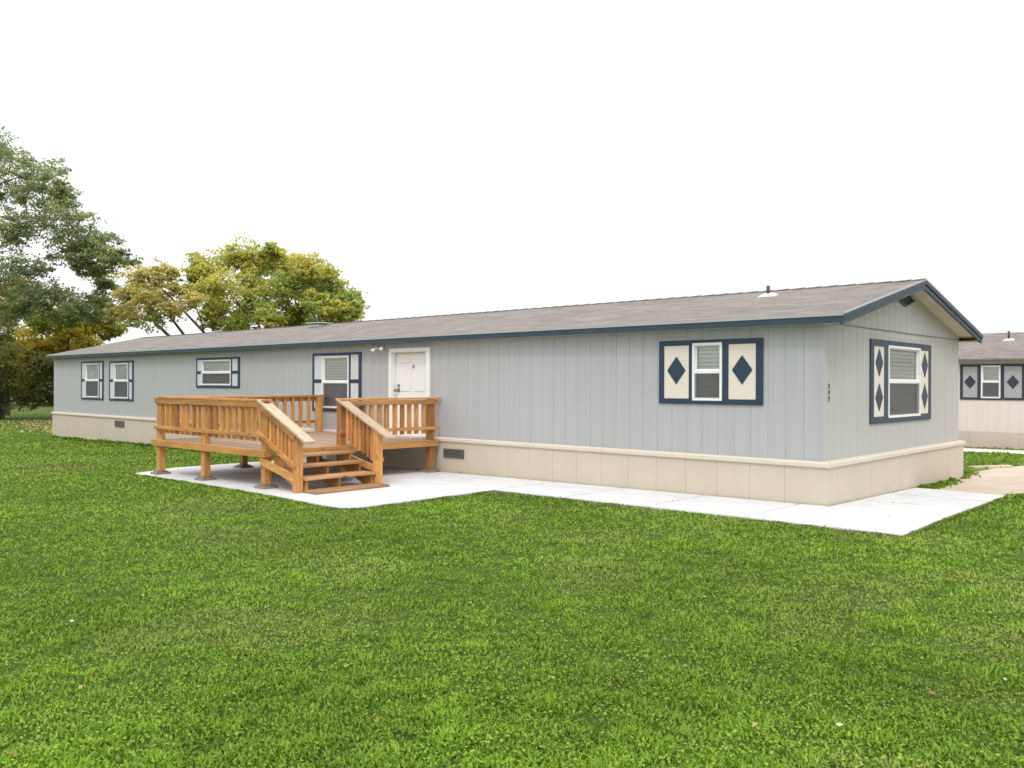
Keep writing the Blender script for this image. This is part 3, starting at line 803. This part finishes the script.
for k in (0, 1):
    bm.faces.new((v[0][k], v[2][k], v[2][k + 1], v[0][k + 1])); bm.faces.new((v[1][k], v[1][k + 1], v[3][k + 1], v[3][k]))
    bm.faces.new((v[0][k], v[0][k + 1], v[1][k + 1], v[1][k])); bm.faces.new((v[2][k], v[3][k], v[3][k + 1], v[2][k + 1]))
bm.faces.new((v[0][0], v[1][0], v[3][0], v[2][0])); bm.faces.new((v[0][2], v[2][2], v[3][2], v[1][2]))
nroof = obj('roof', bm, M['shingle'], nb)
bm = bmesh.new(); box(bm, -13.28, 8.28, NY - .19, NY - .16, nslope(NY - .2) - .11, nslope(NY - .2) - .04); obj('fascia', bm, M['nfascia'], nb)
bm = bmesh.new(); box(bm, -13.28, 8.28, NY - .159, NY, nslope(NY - .2) - .10, nslope(NY - .2) - .09); obj('soffit', bm, M['soffit'], nb)
roof_pipe(nb, -1.66, NY + 2.0, nslope(NY + 2.0), .27, .26)

# children of the things were built in world space
for o in (home, deck, nb):
    inv = Matrix.Translation(o.location).inverted()
    for ch in o.children:
        ch.matrix_parent_inverse = inv

# ------------------------------------------------------------------ trees
def limb(bm, a, b, r0, r1, sag=.1, n=5, seg=6):
    a, b = Vector(a), Vector(b); d = b - a; ln = d.length
    side = d.orthogonal().normalized()
    ph = random.uniform(0, 6.28); pts = []; rad = []
    for i in range(n + 1):
        t = i / n
        q = a + d * t + Vector((0, 0, 1)) * math.sin(t * math.pi) * sag * ln
        q += (Matrix.Rotation(ph, 3, d.normalized()) @ side) * math.sin(t * 5.0) * ln * .03
        pts.append(q); rad.append(r0 + (r1 - r0) * t ** .8)
    tube(bm, pts, rad, seg, False)
    return pts

def tree(name, label, trunk, clumps, pal, leaf, twigs, per, base_r, squash=.75, spread=.22, limb_r=.10, drop=.9, start=.35, flat=.4, sat=2, group='trees beyond the left end of the home'):
    """trunk: points of the main stem(s); clumps: (x,y,z,r); pal: list of leaf colours"""
    root = thing(name, label, 'tree', trunk[0][0], group)
    inv = Matrix.Translation(root.location).inverted()
    bm = bmesh.new(); stems = []
    for st in trunk:
        st = [Vector(p) for p in st]
        n = len(st); rr = [base_r * (1 - .72 * i / (n - 1)) for i in range(n)]; rr[0] *= 1.25
        tube(bm, st, rr, 10, False); stems.append(st)
    C = []; T = []
    pal = np.array(pal)
    hubs = []
    allc = []
    for i, (cx, cy, cz, r) in enumerate(clumps):
        allc.append((cx, cy, cz, r, True))
        for q in range(sat):      # looser sprays around each main mass
            o = unit(rng.normal(size=3)) * r * rng.uniform(.8, 1.25); o[2] *= .7
            allc.append((cx + o[0], cy + o[1], cz + o[2], r * rng.uniform(.45, .7), False))
    for ci, (cx, cy, cz, r, main) in enumerate(allc):
        c = Vector((cx, cy, cz))
        st = min(stems, key=lambda s: min((Vector(p) - c).length for p in s))
        best = None
        for i in range(len(st) - 1):      # leave the stem lower than the clump
            for t in (0, .25, .5, .75):
                p = st[i].lerp(st[i + 1], t); hd = (Vector((p.x, p.y, 0)) - Vector((c.x, c.y, 0))).length
                sc = abs((c.z - p.z) - max(.4, hd * drop)) + (100 if p.z < start * st[-1].z else 0)
                if best is None or sc < best[0]: best = (sc, p)
        src, r0 = best[1], limb_r
        near = min(hubs, key=lambda h: (h - c).length) if hubs else None
        if near is not None and (near - c).length < (best[1] - c).length * .8:
            src, r0 = near, limb_r * .45
        pts = limb(bm, src, c, r0, .018, random.uniform(-.04, .10))
        if main: hubs += [pts[3], c]
        k_tw = twigs if main else max(4, int(twigs * .40))
        tw = rng.normal(size=(k_tw, 3)) * r * .56
        tw[:, 2] *= squash
        tw += np.array([cx, cy, cz])
        base = pal[rng.randint(len(pal))] * .5 + pal[rng.randint(len(pal))] * .5
        for k in range(k_tw):
            if k % 4 == 0:
                limb(bm, pts[random.choice((3, 4, 5))], tw[k], .014, .006, .02, 3, 4)
            m = max(3, int(per * rng.uniform(.4, 1.6)))
            q = rng.normal(size=(m, 3)) * r * spread * np.array([1, 1, .5]) + tw[k]
            C.append(q)
            tc = base * .55 + pal[rng.randint(len(pal))] * .45
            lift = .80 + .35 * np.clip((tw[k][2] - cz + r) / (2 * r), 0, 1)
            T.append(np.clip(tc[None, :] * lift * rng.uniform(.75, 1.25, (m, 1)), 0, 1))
    C = np.concatenate(C); T = np.concatenate(T)
    tk = obj('trunk', bm, M['bark'], root); tk.matrix_parent_inverse = inv
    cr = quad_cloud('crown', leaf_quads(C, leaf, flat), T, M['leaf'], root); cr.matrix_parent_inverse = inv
    return root

T1 = [(-40.84, 3.01, 11.6, 1.27), (-43.05, 4.99, 12.43, 0.88), (-44.31, 2.73, 12.47, 1.56), (-44.06, 4.25, 11.28, 0.98), (-39.34, 3.92, 10.76, 0.83), (-38.38, 4.38, 10.51, 0.49), (-44.43, 3.43, 13.49, 1.07), (-37.54, 4.74, 8.53, 1.12), (-38.43, 3.96, 9.14, 1.07), (-39.01, 6.23, 8.41, 0.83), (-36.49, 5.82, 7.48, 0.73), (-40.77, 3.65, 9.1, 0.98), (-40.79, 5.34, 10.28, 0.73), (-41.88, 2.91, 8.65, 1.07), (-35.87, 6.11, 7.17, 0.49), (-37.76, 5.28, 7.26, 0.73), (-39.53, 5.17, 8.09, 0.88), (-39.46, 2.94, 6.89, 0.93), (-37.88, 5.79, 6.85, 0.59), (-40.44, 7.3, 6.65, 0.44), (-39.82, 3.92, 5.87, 1.07), (-38.8, 4.77, 5.35, 0.93), (-38.73, 5.66, 5.31, 0.78), (-40.02, 6.98, 5.63, 0.54), (-41.61, 3.62, 6.17, 0.88), (-41.27, 2.51, 7.15, 1.07), (-39.67, 4.41, 4.8, 0.78), (-46.83, 1.63, 11.92, 2.05), (-43.12, 0.31, 8.5, 2.2), (-43.76, 0.07, 6.17, 1.95), (-45.01, 1.6, 13.62, 1.47)]
T2a = [(-51.48, 6.44, 6.42, 0.91), (-54.36, 7.67, 7.62, 0.54), (-51.71, 6.14, 5.23, 0.85), (-55.88, 6.56, 6.7, 0.91), (-52.33, 7.25, 5.8, 0.6)]
T2b = [(-45.6, 7.51, 4.46, 0.91), (-45.85, 6.32, 4.69, 0.91), (-45.86, 8.96, 4.83, 0.74), (-46.32, 10.1, 4.73, 0.57), (-48.37, 6.4, 3.67, 0.97), (-47.34, 7.73, 3.52, 0.8), (-43.21, 8.7, 5.41, 0.51), (-48.9, 6.31, 2.37, 0.97), (-48.47, 9.42, 3.96, 0.68), (-49.35, 8.07, 2.29, 0.8), (-47.93, 8.66, 2.58, 0.68)]
T2c = [(-48.3, 5.1, 2.79, 1.07), (-48.97, 5.05, 4.03, 0.8), (-47.87, 5.47, 1.41, 0.96), (-45.43, 5.68, 1.26, 0.8), (-43.63, 5.56, 2.21, 0.7), (-45.03, 2.96, 2.18, 1.5), (-44.29, 6.13, 1.05, 0.48), (-46.77, 3.69, 0.88, 0.86)]
T4X = [(-32.58, 13.21, 7.42, 0.6), (-31.78, 12.58, 6.46, 0.7), (-36.91, 10.6, 6.31, 0.55), (-35.52, 10.52, 4.81, 0.5), (-33.65, 10.87, 4.35, 0.6), (-33.51, 13.71, 4.9, 0.7), (-30.26, 13.97, 4.85, 0.7), (-33.32, 12.54, 8.12, 0.4), (-32.38, 14.75, 6.85, 0.75), (-30.43, 15.17, 5.73, 0.5)]
T1X = [(-41.14, 4.01, 5.09, 0.78), (-40.57, 5.89, 4.79, 0.59), (-41.11, 2.68, 5.01, 0.88), (-38.62, 6.32, 4.72, 0.44)]
T3 = [(-31.38, 5.46, 5.96, 0.57), (-34.42, 6.17, 5.95, 0.57), (-31.44, 6.06, 6.2, 0.44), (-33.84, 5.47, 5.41, 0.44), (-30.98, 4.99, 5.01, 0.49), (-34.32, 7.33, 5.58, 0.53), (-33.59, 7.89, 5.86, 0.35), (-29.56, 6.41, 5.03, 0.4), (-35.89, 6.12, 4.85, 0.44), (-31.3, 5.43, 4.31, 0.49), (-31.14, 6.45, 4.62, 0.4), (-33.89, 5.85, 4.46, 0.44)]
T4 = [(-36.15, 10.47, 7.41, 0.7), (-36.47, 12.02, 7.86, 0.85), (-35.48, 12.88, 7.75, 0.9), (-34.23, 13.58, 7.51, 0.75), (-33.16, 9.91, 6.09, 0.9), (-34.69, 12.42, 6.21, 0.95), (-32.44, 12.61, 5.77, 0.85), (-35.49, 10.66, 5.47, 0.55), (-35.12, 11.82, 5.12, 0.7), (-32.26, 11.67, 4.72, 0.7), (-31.13, 13.17, 7.19, 0.6), (-32.2, 14.86, 7.15, 0.55), (-33.16, 14.37, 6.46, 0.7), (-32.26, 15.59, 6.4, 0.65), (-31.61, 15.74, 5.75, 0.6), (-28.7, 14.0, 4.97, 0.4), (-30.12, 13.17, 5.18, 0.7), (-33.22, 14.12, 5.01, 0.55), (-35.03, 9.41, 6.86, 0.4), (-29.91, 14.19, 4.85, 0.55)]
tree('tall_tree', 'tall grey-green tree with drooping layered boughs rising past the left edge', [[(-44.2, 1.4, -.45), (-44.0, 1.6, 2.5), (-43.6, 2.0, 5.5), (-43.2, 2.4, 8.5), (-43.4, 2.6, 11.5)]], T1 + T1X,
     [(.29, .35, .17), (.34, .40, .18), (.24, .285, .17), (.38, .43, .14)], .125, 34, 24, .34, .6, .20, .05, .45, .3, .4, sat=3)
tree('autumn_tree', 'orange-yellow autumn tree peeping out behind the tall tree at the left edge', [[(-53.0, 6.6, -.45), (-53.1, 6.7, 3), (-53.2, 6.8, 6)]], T2a,
     [(.50, .38, .07), (.60, .42, .07), (.36, .33, .07)], .20, 34, 22, .2)
tree('leafy_tree', 'olive-yellow leafy tree spreading just beyond the left end of the grey home', [[(-47.3, 8.0, -.45), (-47.2, 7.9, 1.8), (-47.0, 7.8, 4)]], T2b,
     [(.46, .44, .07), (.64, .52, .08), (.32, .37, .07), (.62, .50, .07)], .19, 46, 28, .2, .75, .26, .06)
tree('dark_tree', 'dark green bushy tree at the lower left corner with branches near the ground', [[(-46.6, 4.3, -.45), (-46.7, 4.4, 1.2), (-47.0, 4.7, 3.5)]], T2c,
     [(.12, .155, .06), (.16, .19, .065), (.22, .24, .075), (.33, .29, .07)], .18, 44, 30, .22, .8, .27, .06, .5, .1)
tree('small_tree', 'thin yellow tree with dark leaning trunks behind the left part of the roof', [[(-29.6, 9.1, -.4), (-30.7, 8.1, 1.7), (-31.8, 7.1, 3.8), (-32.9, 6.15, 5.66)], [(-29.2, 9.4, -.4), (-30.3, 8.4, 1.9), (-31.0, 7.7, 3.8), (-32.2, 6.5, 5.6)], [(-29.4, 9.0, -.4), (-31.4, 7.4, 2.6), (-33.2, 6.5, 4.3), (-34.3, 6.3, 5.7)]], T3,
     [(.66, .53, .15), (.74, .57, .16), (.52, .51, .17), (.38, .42, .18)], .125, 34, 16, .115, .95, .24, .03, .6, .4, sat=3)
tree('broad_tree', 'large rounded yellow-green tree rising behind the roof right of the thin tree', [[(-32.9, 12.6, -.4), (-33.0, 12.5, 1.8), (-33.6, 12.0, 4.4), (-34.6, 11.6, 6.4)], [(-32.9, 12.7, -.4), (-32.7, 12.9, 2.2), (-32.4, 13.4, 4.6), (-32.0, 13.9, 6.2)]], T4 + T4X,
     [(.45, .52, .13), (.57, .57, .13), (.36, .46, .13), (.66, .56, .13)], .15, 54, 24, .13, .9, .22, .04, .7, .35, sat=2)

# far woodland that reads as one dark mass low on the horizon
n = 16000
ang = rng.uniform(math.radians(78), math.radians(205), n)
rad = 88 + 10 * (vnoise(ang * 30, ang * 0, 1.) - .5) + rng.normal(size=n) * 3
cx = CAM.x + rad * np.cos(ang); cy = CAM.y + rad * np.sin(ang)
hgt = 4.2 + 1.6 * vnoise(ang * 60, ang * 3, 1.)
C = np.stack([cx, cy, -.4 + hgt * rng.uniform(0, 1, n) ** .8], 1)
tn = np.array([[.07, .095, .035], [.10, .12, .04], [.18, .16, .04], [.12, .14, .045]])[rng.randint(0, 4, n)] * rng.uniform(.6, 1.3, (n, 1))
tag(quad_cloud('woodland', leaf_quads(C, .95, .2), tn, M['leaf']), kind='stuff')

# ------------------------------------------------------------------ grass
HOUSE = [(-L - .03, -.03), (.03, -.03), (.03, W + .03), (-L - .03, W + .03)]
NHOUSE = [(-13, NY - .02), (8, NY - .02), (8, NY + 6), (-13, NY + 6)]
def scatter(n, r0, r1, half):
    u = rng.uniform(size=n)
    r = r0 * (r1 / r0) ** u                       # even per octave of distance
    a = math.radians(132.5) + rng.uniform(-half, half, n)
    return CAM.x + r * np.cos(a), CAM.y + r * np.sin(a), r
def mask(x, y, pad=0.0):
    keep = np.ones(len(x), bool)
    for P in SLABS + [PATH, NWALK, HOUSE, NHOUSE]: keep &= ~in_poly(x, y, P)
    return keep
EDGE = [(-12.05, -.1), (-12.05, -2.9), (-11.5, -3.95), (-9, -4.0), (-6.9, -4.1), (-5.0, -4.29), (-4.64, -4.28), (-4.47, -4.05), (-4.46, -3.4), (-4.48, -1.53), (1.56, -1.68), (1.53, -.46), (1.52, .28), (1.43, 3.14)]
def edge_dist(x, y):
    best = np.full(len(x), 9.)
    for (ax, ay), (bx, by) in zip(EDGE[:-1], EDGE[1:]):
        dx, dy = bx - ax, by - ay
        t = np.clip(((x - ax) * dx + (y - ay) * dy) / (dx * dx + dy * dy), 0, 1)
        best = np.minimum(best, np.hypot(x - ax - t * dx, y - ay - t * dy))
    return best
def blades(x, y, r, hscale=1.0):
    n = len(x)
    hscale = hscale * np.clip(.42 + edge_dist(x, y) * 3.2, .42, 1)
    big = vnoise(x, y, .55) * .6 + vnoise(x, y, 1.7) * .4
    tuft = vnoise(x, y, 7.0); fine = vnoise(x, y, 17.)
    tf = np.clip(.65 * vnoise(x + y * .4, y, 4.2) + .55 * tuft - .1, 0, 1)
    h = (.022 + .036 * tf ** 1.3 * rng.uniform(.6, 1.3, n)) * hscale * np.clip(.8 + r / 40, .8, 1.5)
    w = (.0038 + .0032 * rng.uniform(size=n)) * np.clip(r / 5.5, 1, 5)
    th = rng.uniform(0, 2 * math.pi, n); lean = rng.uniform(.25, 1.35, n)
    d = np.stack([np.cos(th) * lean, np.sin(th) * lean, np.ones(n) * .8], 1); d = unit(d)
    s = np.stack([-np.sin(th), np.cos(th), rng.normal(size=n) * .3], 1); s = unit(s)
    b = np.stack([x, y, gz(x, y) - .034 + np.where(rng.uniform(size=n) < .5, 0, .012 * tuft)], 1)
    hh = h[:, None]; ww = w[:, None]
    tip = b + d * hh * 1.15; tip[:, 2] -= lean * h * .25; tuft = .5 * tuft + .5 * tf
    V = np.stack([b, b + d * hh * .6 + s * ww, tip, b + d * hh * .6 - s * ww], 1)
    g0 = np.array([.095, .190, .018]); g1 = np.array([.285, .455, .040]); y1 = np.array([.40, .51, .08]); dry = np.array([.32, .31, .13])
    t = np.clip(.55 * tuft + .45 * fine + rng.normal(size=n) * .15, 0, 1)[:, None]
    c = g0 * (1 - t) + g1 * t
    k = (rng.uniform(size=n) < .06 + .10 * (big > .6))[:, None]; c = np.where(k, c * .4 + y1 * .6, c)
    dr = np.clip((big - .58) * 4, 0, .42) * rng.uniform(.2, 1.2, n); c = c * (1 - dr[:, None]) + dry * dr[:, None]
    c *= (.80 + .4 * vnoise(x, y, .9))[:, None]
    return V, c
Vs, Cs = [], []
x, y, r = scatter(720000, 2.6, 62, math.radians(46)); k = mask(x, y) & (rng.uniform(size=len(x)) < .55 + .6 * vnoise(x, y, 7.0))
V, c = blades(x[k], y[k], r[k]); Vs.append(V); Cs.append(c)
# ragged longer fringe along the slab edges and walls
def fringe(P0, P1, n, jitter=.03, hs=1.25):
    t = rng.uniform(size=n); x = P0[0] + (P1[0] - P0[0]) * t + rng.normal(size=n) * jitter; y = P0[1] + (P1[1] - P0[1]) * t + rng.normal(size=n) * jitter
    r = np.hypot(x - CAM.x, y - CAM.y); V, c = blades(x, y, r, hs); V[:, :, 2] += .01; Vs.append(V); Cs.append(c * .9)
E_ = [(-12.05, -2.9), (-11.5, -3.95), (-9, -4.0), (-6.9, -4.1), (-5.0, -4.29), (-4.64, -4.28), (-4.47, -4.05), (-4.46, -3.4), (-4.48, -1.56), (1.56, -1.69), (1.53, -.46), (1.52, .28), (1.43, 3.14)]
for a, b in zip(E_[:-1], E_[1:]): fringe(a, b, int(420 * math.dist(a, b)) + 40, .014, .9)
fringe((-L, -.06), (-12, -.06), 5000, .03, 1.5); fringe((.05, 5.9), (-.2, 7.2), 600, .1, 1.2); fringe((-12.05, -.1), (-12.05, -2.9), 900, .03, 1.2)
for _ in range(1):      # weeds that creep over the path by the end wall
    m = 2600; t = rng.uniform(size=m) ** .8; x = .06 + np.abs(rng.normal(size=m)) * .13 * (1 - .5 * t); y = 3.42 + t * 1.9
    V, c = blades(x, y, np.hypot(x - CAM.x, y - CAM.y), 1.5); Vs.append(V); Cs.append(c * .8)
m = 900; x = 1.62 + rng.normal(size=m) * .12; y = 3.3 + rng.uniform(size=m) * .8; x += (y - 3.3) * .5
V, c = blades(x, y, np.hypot(x - CAM.x, y - CAM.y), 1.2); Vs.append(V); Cs.append(c)
tag(quad_cloud('grass', np.concatenate(Vs), np.concatenate(Cs), M['blade']), kind='stuff')

# clover leaves that give the lawn its broad-leaved texture
x, y, r = scatter(90000, 2.6, 26, math.radians(44)); k = mask(x, y) & (rng.uniform(size=len(x)) < np.clip(vnoise(x, y, 3.1) * 2.2 - .55, .05, 1))
x, y, r = x[k], y[k], r[k]; n = len(x)
C = np.stack([x, y, gz(x, y) - .022 + .034 * rng.uniform(size=n)], 1)
nn = rng.normal(size=(n, 3)) * .45; nn[:, 2] += 1; nn = unit(nn); d = unit(np.cross(nn, rng.normal(size=(n, 3)))); s = np.cross(nn, d)
z = (.0075 * rng.uniform(.7, 1.4, n) * np.clip(r / 7, 1, 3))[:, None]
V = np.stack([C - d * z, C - s * z * .9, C + d * z, C + s * z * .9], 1)
t = rng.uniform(size=(n, 1)); c = np.array([.17, .31, .026]) * (1 - t) + np.array([.32, .47, .05]) * t
tag(quad_cloud('clover', V, c * (.8 + .4 * vnoise(x, y, .9))[:, None], M['blade']), kind='stuff')

# fallen leaves: a few on the near lawn, a drift of them far left
x1, y1, r1 = scatter(260, 4, 26, math.radians(40))
m = 900; t = rng.uniform(size=m); x2 = -44 + 13.5 * t + rng.normal(size=m) * .8; y2 = 3.4 - 3.6 * t + rng.normal(size=m) * .9 + 1.6
x = np.concatenate([x1, x2]); y = np.concatenate([y1, y2]); k = mask(x, y); x, y = x[k], y[k]; n = len(x)
far = np.hypot(x - CAM.x, y - CAM.y)
C = np.stack([x, y, gz(x, y) + .012 + .012 * (far > 25)], 1)
nn = rng.normal(size=(n, 3)) * .35; nn[:, 2] += 1; nn = unit(nn); d = unit(np.cross(nn, rng.normal(size=(n, 3)))); s = np.cross(nn, d)
z = (np.where(far > 25, .05, .014) * rng.uniform(.6, 1.4, n))[:, None]
V = np.stack([C - d * z, C - s * z * .7, C + d * z, C + s * z * .7], 1)
c = np.array([[.42, .36, .12], [.50, .38, .18], [.34, .22, .08], [.55, .52, .34]])[rng.randint(0, 4, n)] * rng.uniform(.7, 1.2, (n, 1))
tag(quad_cloud('fallen_leaves', V, c, M['litter']), kind='stuff')

# ------------------------------------------------------------------ daylight: bright overcast
world = bpy.data.worlds.new('World'); scene.world = world; world.use_nodes = True
nt = world.node_tree; bg = nt.nodes['Background']
SUN_EL, SUN_AZ = math.radians(50), math.radians(140)     # azimuth clockwise from +y
sky = nt.nodes.new('ShaderNodeTexSky'); sky.sky_type = 'NISHITA'; sky.sun_disc = False
sky.sun_elevation = SUN_EL; sky.sun_rotation = SUN_AZ; sky.dust_density = 3; sky.air_density = 1
mx = nt.nodes.new('ShaderNodeMix'); mx.data_type = 'RGBA'; mx.inputs[0].default_value = .90
nt.links.new(sky.outputs[0], mx.inputs[6]); # unbroken white cloud, brighter overhead than at the horizon
tc = nt.nodes.new('ShaderNodeTexCoord'); sx = nt.nodes.new('ShaderNodeSeparateXYZ'); nt.links.new(tc.outputs['Generated'], sx.inputs[0])
mr = nt.nodes.new('ShaderNodeMapRange'); mr.inputs[1].default_value = 0; mr.inputs[2].default_value = 1; mr.inputs[3].default_value = 10.6; mr.inputs[4].default_value = 19.5
nt.links.new(sx.outputs[2], mr.inputs[0])
cn = nt.nodes.new('ShaderNodeTexNoise'); cn.inputs['Scale'].default_value = 3.0; cn.inputs['Detail'].default_value = 5; nt.links.new(tc.outputs['Generated'], cn.inputs['Vector'])
cr2 = nt.nodes.new('ShaderNodeMapRange'); cr2.inputs[3].default_value = .94; cr2.inputs[4].default_value = 1.06; nt.links.new(cn.outputs[0], cr2.inputs[0])
mu = nt.nodes.new('ShaderNodeMath'); mu.operation = 'MULTIPLY'; nt.links.new(mr.outputs[0], mu.inputs[0]); nt.links.new(cr2.outputs[0], mu.inputs[1])
cb = nt.nodes.new('ShaderNodeCombineColor'); nt.links.new(mu.outputs[0], cb.inputs[0]); nt.links.new(mu.outputs[0], cb.inputs[1]); nt.links.new(mu.outputs[0], cb.inputs[2])
nt.links.new(cb.outputs[0], mx.inputs[7])
nt.links.new(mx.outputs[2], bg.inputs[0]); bg.inputs[1].default_value = .10
sd = bpy.data.lights.new('sun', 'SUN'); sd.energy = 1.2; sd.angle = math.radians(14); sd.color = (1, .965, .91)
so = bpy.data.objects.new('sun', sd); COL.objects.link(so); so.location = (10, -14, 20)
to_sun = Vector((math.sin(SUN_AZ) * math.cos(SUN_EL), math.cos(SUN_AZ) * math.cos(SUN_EL), math.sin(SUN_EL)))
so.rotation_euler = to_sun.to_track_quat('Z', 'Y').to_euler()

# ------------------------------------------------------------------ camera
cd = bpy.data.cameras.new('camera'); cam = bpy.data.objects.new('camera', cd); COL.objects.link(cam)
yaw, pit, roll = -.74164, -.00048, .00344
fw = Vector((math.sin(yaw) * math.cos(pit), math.cos(yaw) * math.cos(pit), math.sin(pit)))
r0 = Vector((math.cos(yaw), -math.sin(yaw), 0)); u0 = r0.cross(fw)
rr = r0 * math.cos(roll) + u0 * math.sin(roll); uu = u0 * math.cos(roll) - r0 * math.sin(roll)
cam.matrix_world = Matrix(((rr.x, uu.x, -fw.x, CAM.x), (rr.y, uu.y, -fw.y, CAM.y), (rr.z, uu.z, -fw.z, CAM.z), (0, 0, 0, 1)))
cd.sensor_width = 36; cd.lens = 860.06 / 1024 * 36; cd.clip_start = .1; cd.clip_end = 1500
scene.camera = cam

scene.view_settings.view_transform = 'Standard'; scene.view_settings.look = 'None'; scene.view_settings.exposure = 0
scene.render.engine = 'CYCLES'
scene.cycles.max_bounces = 8; scene.cycles.transparent_max_bounces = 12
scene.cycles.use_denoising = True
